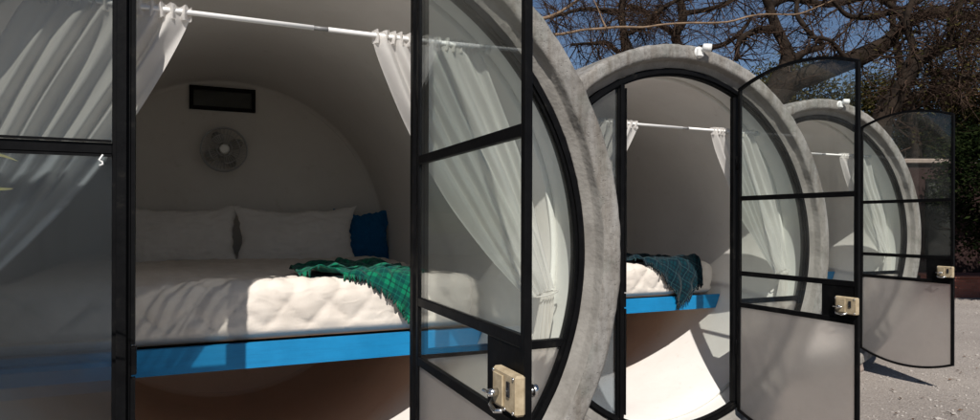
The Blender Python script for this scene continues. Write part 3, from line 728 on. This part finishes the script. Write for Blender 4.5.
def curtain(i, side, s0, s1, seed, label):
    """gathered on the rod from s0 to s1 and swept to a tie at the wall"""
    fm = frame_of(i); off = Vector((seed*7.7, seed, 3)); NF = 7
    t = thing('curtain', label, 'curtain', fm @ Vector((side*abs(s0), EG+DR, ZR)), pipes[i]['th'], 'sheer white curtains tied to the pipe sides')
    org = Vector((side*abs(s0), EG+DR, ZR))
    NU, NV = 110, 46
    tieS, tieZ, tieD = 1.175, -.16, DR+.0
    def P(u, v):
        sa = s0 + (s1-s0)*u
        sb = tieS - .13*(1-u)
        za = ZR - .004; zb = tieZ - .05*(1-u)
        # inner edge hangs lower (nearly straight), outer edge hugs the wall
        k = v
        bow = math.sin(PI*k)
        s = sa + (sb-sa)*(k**(1.0 + .12*(1-u))) - bow*(.01 - .06*u)
        z = za + (zb-za)*k - bow*(.03 + .05*(1-u))
        w = (1-k)*.9 + .1
        amp = .032*(.35 + .65*math.sin(PI*min(1, k*1.25+.1)))*(1-.45*k)
        ph = u*NF*2*PI + 4.2*noise.noise(Vector((u*2.2, v*.8, 0))+off) + 1.2*noise.noise(Vector((u*6, v*2.5, 4))+off)
        amp *= .55 + .9*abs(noise.noise(Vector((u*4.5, v*1.1, 9))+off))*1.6
        dy = amp*(math.sin(ph) + .22*math.sin(1.7*ph+1))*.8 + .03*noise.noise(Vector((u*2.5, v*2, 6))+off) + .012*noise.noise(Vector((u*8, v*5, 2))+off)
        if k < .04: dy *= .6
        r = math.hypot(s, z)
        if r > RB-.02: f = (RB-.02)/r; s *= f; z *= f
        return Vector((side*s, EG+DR + (tieD-DR)*k + dy, z + .006*math.sin(ph*.5)*(k<.02))) - org
    m = MB(); m.grid(P, NU, NV)
    # ruffle above the rod
    m.grid(lambda u, v: Vector((side*(s0+(s1-s0)*u), EG+DR + (.012+.010*v)*math.sin(u*NF*4*PI + 2*noise.noise(Vector((u*9, v*3, 5)))), ZR - .03 + .052*v + .006*noise.noise(Vector((u*30, 0, 1))))) - org, 160, 5)
    m.build('cloth', M['sheer'], t)
    # tail below the tie
    m = MB()
    def T(u, v):
        sp = .035 + .045*v
        z = tieZ - .02 - .30*v
        s = tieS - .03 + (u-.5)*sp*1.6 - .02*v
        dy = .022*math.sin(u*5*2*PI + v)*(.5+v)
        r = math.hypot(s, z)
        if r > RB-.025: f = (RB-.025)/r; s *= f
        return Vector((side*s, EG + tieD + dy, z)) - org
    m.grid(T, 60, 14); m.build('tail', M['sheer'], t)
    m = MB(); c = Vector((side*(tieS-.035), EG+tieD, tieZ-.025)) - org
    m.tube([c + Vector((math.cos(a)*.055*side, math.sin(a)*.035, .012*math.cos(a))) for a in [k*PI/8 for k in range(17)]], .0035, 8, cap=False)
    m.build('tie_band', M['sheer'], t)
cl = [('left sheer curtain of the nearest pipe, swept behind the left pane', 'right sheer curtain of the nearest pipe, seen through the open door leaf'),
      ('left sheer curtain of the middle pipe, mostly hidden by its left post', 'right sheer curtain of the middle pipe, seen through its open door leaf'),
      ('left sheer curtain of the farthest pipe, hidden behind the middle door', 'right sheer curtain of the farthest pipe, seen through its open door leaf')]
for i in range(3):
    make_rod(i)
    curtain(i, -1, .305 if i == 0 else .27, .79, 2*i+1, cl[i][0])
    curtain(i, 1, .346 if i == 0 else .39, .80, 2*i+2, cl[i][1])

# ------------------------------------------------------------------ wall fan in the nearest pipe
def make_fan(i, label):
    fm = frame_of(i)
    t = thing('wall_fan', label, 'fan', fm @ Vector((-.045, EG+BACK-.05, .675)), pipes[i]['th'], 'round fans on the back walls')
    m = MB(); R0 = .165
    for r, yy in ((R0, -.10), (R0, -.16), (R0*.97, -.175), (R0*.66, -.183), (R0*.33, -.187)):
        m.tube([(r*math.cos(a), yy, r*math.sin(a)) for a in [k*2*PI/36 for k in range(37)]], .003 if r < R0 else .0045, 5, cap=False)
    for k in range(36):
        a = k*2*PI/36; c, s = math.cos(a), math.sin(a)
        m.tube([(R0*c, -.10, R0*s), (R0*c, -.155, R0*s), (R0*.9*c, -.178, R0*.9*s), (.04*c, -.188, .04*s)], .0013, 4, cap=False)
        m.tube([(R0*c, -.10, R0*s), (R0*.8*c, -.065, R0*.8*s), (.05*c, -.06, .05*s)], .0013, 4, cap=False)
    m.build('cage', M['fanmetal'], t)
    for k in range(4):
        b = MB(); a0 = k*PI/2 + .5
        def bl(u, v, a0=a0):
            r = .03 + .115*v; w = .75*math.sin(PI*min(1, .18+v*.75)); a = a0 + (u-.5)*w*1.3
            return Vector((r*math.cos(a), -.12 + .03*(u-.5), r*math.sin(a)))
        b.grid(bl, 8, 8); b.build('blade', M['fanblade'], t)
    m = MB(); m.tube([(0, -.20, 0), (0, -.185, 0), (0, -.10, 0)], [.030, .036, .036], 20); m.build('hub', M['white'], t)
    m = MB(); m.tube([(0, -.06, 0), (0, .0, 0)], [.045, .04], 18); m.tube([(0, -.02, -.02), (0, .03, -.02)], .028, 12); m.box(-.04, .04, .02, .038, -.09, .05, bev=.004); m.build('motor', M['fanmetal'], t)
make_fan(0, 'round caged fan on the back wall under the small dark window')

# ------------------------------------------------------------------ small spot lamps on the rims
def rim_lamp(i, s, z, label):
    t = thing('rim_spotlight', label, 'spotlight', frame_of(i) @ Vector((s, -.004, z)), pipes[i]['th'], 'white spotlights on the pipe rims')
    m = MB(); m.tube([(-.03, -.022, -.012), (-.03, 0, -.012)], .040, 20); m.box(-.058, -.008, -.045, -.018, -.045, .012, bev=.006); m.build('mount', M['white'], t)
    m = MB(); m.tube([(-.03, -.04, .0), (.0, -.065, .015)], .014, 10); m.build('arm', M['white'], t)
    m = MB(); ax = Vector((.8, -.55, -.12)).normalized(); c = Vector((-.004, -.066, .012))
    m.tube([c - ax*.030, c - ax*.025, c, c + ax*.028], [.018, .026, .028, .029], 20); hd = m.build('lamp_head', M['white'], t)
    m = MB(); m.tube([c + ax*.0282, c + ax*.031], .025, 20); m.build('lens', M['lens'], hd)
rim_lamp(1, .116, 1.374, 'small white spotlight on top of the middle pipe rim')
rim_lamp(2, .169, 1.369, 'small white spotlight on top of the farthest pipe rim')

# ------------------------------------------------------------------ ground
m = MB(); m.add([(-150, -60, 0), (200, -60, 0), (200, 300, 0), (-150, 300, 0)], [(0, 1, 2, 3)])
tag(m.build('gravel_ground', M['gravel']), None, None, kind='structure')
# loose pebbles in front of the pipes
m = MB(); rnd = random.Random(3)
ico = [(0,0,1), (.89,0,.45), (.28,.85,.45), (-.72,.53,.45), (-.72,-.53,.45), (.28,-.85,.45), (.72,.53,-.2), (-.28,.85,-.2), (-.89,0,-.2), (-.28,-.85,-.2), (.72,-.53,-.2)]
icf = [(0,1,2),(0,2,3),(0,3,4),(0,4,5),(0,5,1),(1,6,2),(2,6,7),(2,7,3),(3,7,8),(3,8,4),(4,8,9),(4,9,5),(5,9,10),(5,10,1),(1,10,6)]
for k in range(5200):
    Y = 3.0 + 12*rnd.random()**1.6; X = rnd.uniform(.15, .85)*Y + rnd.uniform(-.3, .6)
    r = rnd.uniform(.004, .013)*(1 + (rnd.random() < .04)*1.0); sx, sy, sz = rnd.uniform(.7, 1.3), rnd.uniform(.7, 1.3), rnd.uniform(.5, .9); a = rnd.random()*6.28
    ca, sa = math.cos(a), math.sin(a)
    m.add([(X + r*(sx*p[0]*ca - sy*p[1]*sa), Y + r*(sx*p[0]*sa + sy*p[1]*ca), r*.15 + r*sz*p[2]) for p in ico], icf)
tag(m.build('loose_pebbles', M['pebble'], fix=False), 'loose pale pebbles scattered over the gravel', 'pebbles', kind='stuff')
# dry leaves
m = MB()
for k in range(420):
    Y = 3.4 + 11*rnd.random(); X = rnd.uniform(.15, .9)*Y; a = rnd.random()*6.28; r = rnd.uniform(.012, .03); ca, sa = math.cos(a)*r, math.sin(a)*r
    zz = .012
    m.add([(X-ca, Y-sa, zz), (X+sa*.45, Y-ca*.45, zz+rnd.uniform(0, .012)), (X+ca, Y+sa, zz+.004), (X-sa*.45, Y+ca*.45, zz+rnd.uniform(0, .012))], [(0, 1, 2), (0, 2, 3)])
tag(m.build('fallen_leaves', M['leaf_brown'], fix=False), 'dry brown leaves fallen on the gravel', 'fallen leaves', kind='stuff')
# stone wedges holding the pipes
def wedge(i, s, label):
    m = MB(); rr = random.Random(i)
    def f(p, n): return p + n*noise.noise(p*9 + Vector((i, 0, s)))*.03
    m = rounded_box(.11, .17, .08, .03, (14, 14, 10), f)
    o = m.build('wedge_stone', M['stonecap']); o.location = frame_of(i) @ Vector((s, .16, 0)); o.location.z = .06; o.rotation_euler = (0, R_(-12 if s > 0 else 12), pipes[i]['th'])
    tag(o, label, 'stone', 'stones wedged under the pipes')
wedge(2, .42, 'pale stone wedged under the farthest pipe beside its door')
wedge(1, .55, 'pale stone wedged under the right side of the middle pipe')

# ------------------------------------------------------------------ red wall, window, planter behind
wy = 15.0
w = thing('garden_wall', 'dark red garden wall in shade at the far right, pale stone coping', 'wall', (11.5, wy, 0))
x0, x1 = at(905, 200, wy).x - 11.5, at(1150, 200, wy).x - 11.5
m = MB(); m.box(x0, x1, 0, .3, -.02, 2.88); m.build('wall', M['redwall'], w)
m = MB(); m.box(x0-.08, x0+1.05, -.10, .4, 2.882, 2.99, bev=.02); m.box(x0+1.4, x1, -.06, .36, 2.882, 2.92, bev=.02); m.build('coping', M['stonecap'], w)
def winpart(px0, px1, py0, py1):
    a = at(px0, py0, wy); b = at(px1, py1, wy); X0, X1, Z1, Z0 = a.x-11.5, b.x-11.5, a.z, b.z
    m = MB(); m.box(X0, X1, -.05, -.002, Z1-.05, Z1); m.box(X0, X1, -.05, -.002, Z0, Z0+.05); m.box(X0, X0+.05, -.05, -.002, Z0+.05, Z1-.05); m.box(X1-.05, X1, -.05, -.002, Z0+.05, Z1-.05)
    f = m.build('window', M['frame'], w)
    m = MB(); m.box(X0+.05, X1-.05, -.02, -.01, Z0+.05, Z1-.05); m.build('pane', M['ventglass'], f)
winpart(925, 953, 178, 256)
pl = thing('brick_planter', 'low terracotta brick planter in sunlight at the foot of the wall', 'planter', (11.2, 13.9, 0))
m = MB(); X0, X1 = at(948, 280, 13.9).x - 11.2, at(1080, 280, 13.9).x - 11.2
m.box(X0, X1, 0, .9, -.02, .40, bev=.01); m.build('planter_wall', M['brick'], pl)
m = MB(); m.box(X0-.03, X1+.03, -.03, .93, .402, .46, bev=.01); m.build('cap', M['brick'], pl)

# ------------------------------------------------------------------ trees
def smooth_path(pts, n=5):
    out = []
    P = [pts[0]] + list(pts) + [pts[-1]]
    for i in range(1, len(P)-2):
        for k in range(n):
            t = k/n; a, b, c, d = P[i-1], P[i], P[i+1], P[i+2]
            out.append(tuple(.5*((2*b[j]) + (-a[j]+c[j])*t + (2*a[j]-5*b[j]+4*c[j]-d[j])*t*t + (-a[j]+3*b[j]-3*c[j]+d[j])*t**3) for j in range(len(b))))
    out.append(tuple(pts[-1])); return out
class Tree:
    def __init__(self, seed): self.rnd = random.Random(seed); self.tr = MB(); self.tw = MB(); self.nodes = []
    def limb(self, pix, wob=.05):
        """pix: [(x, y, depth, radius)] as seen in the photo, placed at real depths"""
        q = []
        for (x, y, Y, r) in pix: p = at(x, y, Y); q.append((p.x, p.y, p.z, r))
        s = smooth_path(q, 5); pts = []; rad = []
        for k, a in enumerate(s):
            p = Vector(a[:3]); nz = Vector((noise.noise(p*1.9), noise.noise(p*1.9+Vector((9,0,0))), noise.noise(p*1.9+Vector((0,9,0)))))
            pts.append(p + nz*wob); rad.append(a[3]*1.12*(1+.25*noise.noise(p*4)))
        self.tr.tube(pts, rad, 9); return pts, rad
    def branch(self, p, d, ln, r, lev, bend=.35, droop=0.0):
        rn = self.rnd; n = 5 if lev > 0 else 4; pts = [p.copy()]; rad = [r]; cur = p.copy(); dd = d.normalized()
        for k in range(n):
            dd = (dd + Vector((rn.uniform(-1, 1), rn.uniform(-1, 1), rn.uniform(-1, 1)))*bend + Vector((0, 0, droop))).normalized()
            cur = cur + dd*(ln/n); pts.append(cur.copy()); rad.append(r*(1-.7*(k+1)/n))
            if lev > 0:
                for _ in range(rn.choice((1, 2, 2))):
                    if rn.random() < .85:
                        sd = (dd + Vector((rn.uniform(-1, 1), rn.uniform(-1, 1), rn.uniform(-1, 1)))*1.1).normalized()
                        self.branch(cur, sd, ln*rn.uniform(.4, .65), rad[-1]*.62, lev-1, bend, droop)
        (self.tr if r > .028 else self.tw).tube(pts, rad, 5 if r > .012 else 3, cap=False)
        if lev == 0: self.nodes.append((cur.copy(), dd.copy()))
    def sprout(self, pts, rad, count, ln, lev=1, r0=.014, t0=.15, up=0.0):
        rn = self.rnd
        for _ in range(count):
            t = t0 + (1-t0)*rn.random(); k = min(len(pts)-2, int(t*(len(pts)-1)))
            ax = (pts[k+1]-pts[k]).normalized(); v = Vector((rn.uniform(-1, 1), rn.uniform(-1, 1), rn.uniform(-1, 1)+up)); v = (v - ax*v.dot(ax)*.6)
            self.branch(pts[k], v.normalized() if v.length > .1 else Vector((0,0,1)), ln*rn.uniform(.6, 1.3), min(r0*rn.uniform(.6, 1.4), rad[k]*.8), lev)
    def leaves(self, centres, per, spread, size):
        rn = self.rnd; m = MB()
        for c in centres:
            for _ in range(per):
                p = c + Vector((rn.gauss(0, 1), rn.gauss(0, 1), rn.gauss(0, 1)))*spread
                a = Vector((rn.uniform(-1, 1), rn.uniform(-1, 1), rn.uniform(-1, 1))).normalized(); b = a.orthogonal().normalized()
                s = size*rn.uniform(.6, 1.4); m.v += [tuple(p-a*s), tuple(p+b*s*.45), tuple(p+a*s), tuple(p-b*s*.45)]
                o = len(m.v)-4; m.f.append((o, o+1, o+2, o+3)); m.m.append(0); m.smooth.append(False)
        return m
    def finish(self, name, label, bark, twig, leafm=None, leaf=None, group='trees behind the pipe rooms'):
        t = thing(name, label, 'tree', Vector(self.tr.v[0])*Vector((1,1,0)), 0, group)
        off = -t.location
        def b(mb, nm, mm):
            if not mb.v: return
            o = mb.build(nm, mm, t, fix=False); o.location = off
        b(self.tr, 'trunk', bark); b(self.tw, 'twigs', twig)
        if leafm: b(leafm, 'crown', leaf)
        return t

# leaning dark tree whose big limb crosses the sky to the right
T = Tree(11)
pA = [(735, 318, 11.2, .24), (742, 200, 11.2, .21), (765, 110, 11.1, .19), (800, 80, 11, .165), (830, 68, 11, .15), (858, 56, 10.9, .13), (887, 37, 10.8, .105), (905, 22, 10.7, .095), (935, 12, 10.6, .08), (985, 13, 10.5, .06), (1040, 4, 10.5, .04)]
P1, R1 = T.limb(pA)
P2, R2 = T.limb([(765, 110, 11.1, .12), (784, 66, 11.3, .10), (787, 47, 11.4, .085), (776, 27, 11.5, .075), (768, 5, 11.6, .07), (755, -30, 11.6, .05)])
P3, R3 = T.limb([(784, 64, 11.3, .06), (803, 52, 11.2, .05), (822, 44, 11.2, .045), (808, 30, 11.2, .04), (795, 14, 11.3, .035), (800, -8, 11.4, .03)])
P4, R4 = T.limb([(905, 22, 10.7, .06), (893, 10, 10.8, .05), (868, 17, 10.9, .042), (848, 15, 11, .035), (833, 0, 11, .03), (820, -20, 11, .02)])
P5, R5 = T.limb([(776, 27, 11.5, .06), (755, 30, 11.5, .05), (738, 40, 11.5, .045), (735, 60, 11.5, .03)])
P6, R6 = T.limb([(858, 56, 10.9, .05), (846, 58, 10.8, .04), (835, 45, 10.7, .035), (826, 38, 10.6, .03), (805, 36, 10.6, .02)])
P7, R7 = T.limb([(768, 5, 11.6, .06), (790, -2, 11.6, .055), (830, 4, 11.5, .05), (870, -4, 11.5, .05), (900, 8, 11.5, .04), (925, -6, 11.4, .04)])
for (a, b, c) in ((P1, R1, 50), (P2, R2, 30), (P3, R3, 18), (P4, R4, 18), (P5, R5, 26), (P6, R6, 12), (P7, R7, 44)): T.sprout(a, b, c, .55, 1, .016, .25)
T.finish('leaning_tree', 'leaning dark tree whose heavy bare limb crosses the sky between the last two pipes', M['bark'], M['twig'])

# second trunk rising behind the farthest pipe
T = Tree(12)
Q1 = T.limb([(866, 330, 10.2, .20), (868, 200, 10.2, .17), (878, 125, 10.1, .15), (892, 98, 10.1, .125), (907, 76, 10, .105), (923, 58, 10, .085), (950, 43, 9.9, .07), (985, 36, 9.9, .055), (1030, 20, 9.9, .04)])
Q2 = T.limb([(907, 76, 10, .06), (912, 50, 10.1, .05), (905, 20, 10.2, .045), (915, -10, 10.3, .035)])
Q3 = T.limb([(892, 98, 10.1, .06), (930, 90, 10.0, .045), (960, 78, 9.9, .04), (1000, 80, 9.8, .03)])
Q4 = T.limb([(950, 43, 9.9, .05), (952, 20, 9.9, .045), (965, -10, 9.9, .04)])
for (a, b), c in ((Q1, 84), (Q2, 34), (Q3, 64), (Q4, 34)): T.sprout(a, b, c, .6, 1, .015, .3)
lm = T.leaves([n[0] for n in T.nodes[::3]], 3, .10, .028)
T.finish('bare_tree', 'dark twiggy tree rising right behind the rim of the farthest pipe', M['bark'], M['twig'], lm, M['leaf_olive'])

# bare brown trees to the left, over the gap between the first two pipes
T = Tree(13)
S1 = T.limb([(632, 330, 12.2, .15), (630, 150, 12.2, .12), (628, 60, 12.2, .10), (624, 35, 12.2, .07), (621, 10, 12.2, .06), (628, -25, 12.2, .05)])
S2 = T.limb([(628, 60, 12.2, .05), (608, 44, 12.2, .04), (590, 42, 12.1, .03), (570, 45, 12.1, .02)])
S3 = T.limb([(624, 35, 12.2, .05), (645, 25, 12.2, .045), (660, 10, 12.2, .04), (690, -8, 12.2, .03)])
S4 = T.limb([(621, 10, 12.2, .04), (600, 8, 12.1, .035), (575, 10, 12, .03), (545, 18, 12, .02)])
for (a, b), c in ((S1, 40), (S2, 40), (S3, 56), (S4, 50)): T.sprout(a, b, c, .8, 1, .011, .3)
lm = T.leaves([n[0] for n in T.nodes[::4]], 3, .09, .022)
T.finish('bare_tree', 'slender bare tree above the gap between the nearest and middle pipes', M['bark'], M['twig'], lm, M['leaf_brown'])

T = Tree(14)
S1 = T.limb([(684, 330, 13, .16), (682, 150, 13, .13), (679, 60, 13, .11), (674, 35, 13, .09), (682, 12, 13, .075), (672, -30, 13, .06)])
S2 = T.limb([(679, 60, 13, .06), (700, 48, 13, .05), (722, 44, 13, .045), (742, 30, 13, .035), (752, 12, 13, .03)])
S3 = T.limb([(674, 35, 13, .06), (655, 22, 13, .05), (640, 8, 13, .04), (615, 4, 13, .03)])
S4 = T.limb([(682, 12, 13, .05), (705, 8, 13, .045), (725, 2, 13, .04), (745, -8, 13, .03)])
for (a, b), c in ((S1, 40), (S2, 26), (S3, 60), (S4, 44)): T.sprout(a, b, int(c*.8), .85, 1, .012, .3)
lm = T.leaves([n[0] for n in T.nodes[::4]], 3, .10, .024)
T.finish('bare_tree', 'brown thickly twigged tree right behind the top of the middle pipe', M['bark'], M['twig'], lm, M['leaf_brown'])

# long pale bough in front
T = Tree(15)
S1 = T.limb([(430, 330, 8.6, .12), (436, 150, 8.6, .10), (470, 60, 8.6, .06), (520, 36, 8.7, .026), (560, 34, 8.8, .017), (606, 28, 8.9, .015), (650, 27, 9, .014), (690, 22, 9, .012), (734, 19, 9.1, .011), (775, 14, 9.1, .010), (805, 9, 9.2, .008), (835, 0, 9.2, .007), (860, -12, 9.2, .006)], wob=.06)
S2 = T.limb([(606, 28, 8.9, .011), (602, 20, 8.9, .009), (597, 8, 8.9, .007), (590, -6, 8.9, .005)], wob=.01)
S3 = T.limb([(436, 100, 8.6, .05), (500, 30, 8.6, .035), (545, 18, 8.7, .022), (565, 8, 8.7, .018), (585, -5, 8.7, .014)], wob=.02)
T.sprout(S1[0], S1[1], 44, .35, 0, .006, .4); T.sprout(S3[0], S3[1], 20, .4, 1, .007, .5)
T.finish('pale_tree', 'tree with one long pale peeling bough stretched above the pipes', M['palebark'], M['twig'])

# leafy trees and shrubs behind
def leafy(name, label, boxes, Y, trunk_px, seed, leafmat_, per, spread, size, n, bark='bark', lev=1, group='leafy trees far behind'):
    T = Tree(seed); rn = T.rnd
    x0, x1, y0, y1 = boxes
    top = (x0+x1)/2
    a = T.limb([(trunk_px, HZ + CAMZ*F/Y + 1, Y, .13), (trunk_px + 4, (HZ*1.2+y1)/2, Y, .11), (top, (y0+y1)/2, Y, .07), (top+3, y0+ (y1-y0)*.2, Y, .03)])
    T.sprout(a[0], a[1], 12, 1.0, 1, .022, .35, up=.3)
    cen = []
    for _ in range(n):
        while True:
            u, v, w = rn.uniform(-1, 1), rn.uniform(-1, 1), rn.uniform(-1, 1)
            if u*u+v*v+w*w < 1: break
        X = (x0+x1)/2 + u*(x1-x0)/2; Yp = (y0+y1)/2 + v*(y1-y0)/2
        p = at(X, Yp, Y); p.y += w*1.1
        if noise.noise(p*1.1 + Vector((seed, 0, 0))) > -.12 and p.z > .1: cen.append(p)
    lm = T.leaves(cen, per, spread, size)
    return T.finish(name, label, M[bark], M['twig'], lm, M[leafmat_], group=group)
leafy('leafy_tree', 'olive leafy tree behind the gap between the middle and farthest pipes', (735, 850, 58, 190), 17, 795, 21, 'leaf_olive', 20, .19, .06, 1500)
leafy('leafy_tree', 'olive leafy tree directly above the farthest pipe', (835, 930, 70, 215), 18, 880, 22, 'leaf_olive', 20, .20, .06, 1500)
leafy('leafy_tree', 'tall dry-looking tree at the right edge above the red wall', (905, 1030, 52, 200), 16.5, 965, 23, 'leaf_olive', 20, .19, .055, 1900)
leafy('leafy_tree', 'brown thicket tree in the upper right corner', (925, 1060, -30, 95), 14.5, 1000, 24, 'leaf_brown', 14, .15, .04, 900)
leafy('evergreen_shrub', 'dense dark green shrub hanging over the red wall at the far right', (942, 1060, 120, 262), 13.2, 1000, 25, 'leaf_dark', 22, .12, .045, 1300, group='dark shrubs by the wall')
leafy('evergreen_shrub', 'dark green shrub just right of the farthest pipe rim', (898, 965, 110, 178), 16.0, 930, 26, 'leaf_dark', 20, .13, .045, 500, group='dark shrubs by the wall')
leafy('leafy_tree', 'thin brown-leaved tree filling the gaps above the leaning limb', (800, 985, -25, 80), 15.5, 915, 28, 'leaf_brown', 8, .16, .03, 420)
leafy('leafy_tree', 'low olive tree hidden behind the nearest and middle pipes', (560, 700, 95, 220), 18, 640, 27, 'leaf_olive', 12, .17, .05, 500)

# slender plant whose leaf tips reach in from the left
M['blade'] = basic('yellow_green_leaf_blade', (.045,.055,.012), (.10,.095,.025), scale=9, rough=.6, bump=.1)
yp = 1.62
root = at(-75, 300, yp); root.z = 0
pt_ = thing('leafy_shoot', 'slender yellow-green leaf tips reaching in at the left edge before the glass', 'plant', root)
stem = MB(); top_ = at(-62, 150, yp) - root
stem.tube([(0, 0, 0), (top_.x*.3+.01, .02, top_.z*.4), (top_.x*.7, -.01, top_.z*.75), tuple(top_)], [.007, .006, .004, .002], 8); stem.build('stem', M['blade'], pt_)
for (xa, ya, xb, yb_, w_, sag) in ((-60, 176, 14, 190, .006, .012), (-62, 160, 19, 163, .005, -.02), (-66, 150, -5, 120, .007, -.03), (-64, 196, -12, 232, .007, -.03), (-66, 170, -140, 150, .007, -.03)):
    A = at(xa, ya, yp) - root; B = at(xb, yb_, yp + .03) - root; lf = MB()
    def bl(u, v, A=A, B=B, w_=w_, sag=sag):
        p = A.lerp(B, u) - Vector((0, 0, sag*4*u*(1-u))); h = w_*math.sin(PI*min(1, .08+u*.92))**.7
        return p + Vector((0, .3*h*(v*2-1), h*(v*2-1)))
    lf.grid(bl, 16, 2); lf.build('leaf', M['blade'], pt_)

# ------------------------------------------------------------------ light, sky, camera
travel = Vector((.030, .965, -1.0)).normalized()
sun = bpy.data.lights.new('sun', 'SUN'); sun.energy = 5.0; sun.angle = R_(.53); sun.color = (1.0, .95, .88)
so = bpy.data.objects.new('sun', sun); COL.objects.link(so); so.rotation_euler = travel.to_track_quat('-Z', 'Y').to_euler(); so.location = (0, -5, 12)
wd = bpy.data.worlds.new('World'); sc.world = wd; wd.use_nodes = True
nt = wd.node_tree; nt.nodes.clear()
sky = nt.nodes.new('ShaderNodeTexSky'); sky.sky_type = 'NISHITA'; sky.sun_disc = False
sky.sun_elevation = math.asin(-travel.z); sky.sun_rotation = math.atan2(-travel.x, -travel.y)
sky.altitude = 1700; sky.air_density = 1.0; sky.dust_density = .3; sky.ozone_density = 2.2
bg = nt.nodes.new('ShaderNodeBackground'); bg.inputs[1].default_value = .064
wo = nt.nodes.new('ShaderNodeOutputWorld'); nt.links.new(sky.outputs[0], bg.inputs[0]); nt.links.new(bg.outputs[0], wo.inputs[0])

cam = bpy.data.cameras.new('camera'); co = bpy.data.objects.new('camera', cam); COL.objects.link(co)
cam.sensor_width = 36; cam.lens = F/980*36; cam.shift_y = 12.0/980; cam.clip_start = .05; cam.clip_end = 600
co.location = (0, 0, CAMZ)
co.matrix_world = Matrix.Translation((0, 0, CAMZ)) @ Matrix.Rotation(R_(90), 4, 'X') @ Matrix.Rotation(.0028, 4, 'Z')
sc.camera = co
sc.view_settings.view_transform = 'Standard'; sc.view_settings.look = 'None'; sc.view_settings.exposure = 0
c = sc.cycles
c.max_bounces = 10; c.diffuse_bounces = 8; c.glossy_bounces = 4; c.transmission_bounces = 8; c.transparent_max_bounces = 24
c.use_denoising = True
c.caustics_refractive = False; c.caustics_reflective = False; c.sample_clamp_indirect = 6
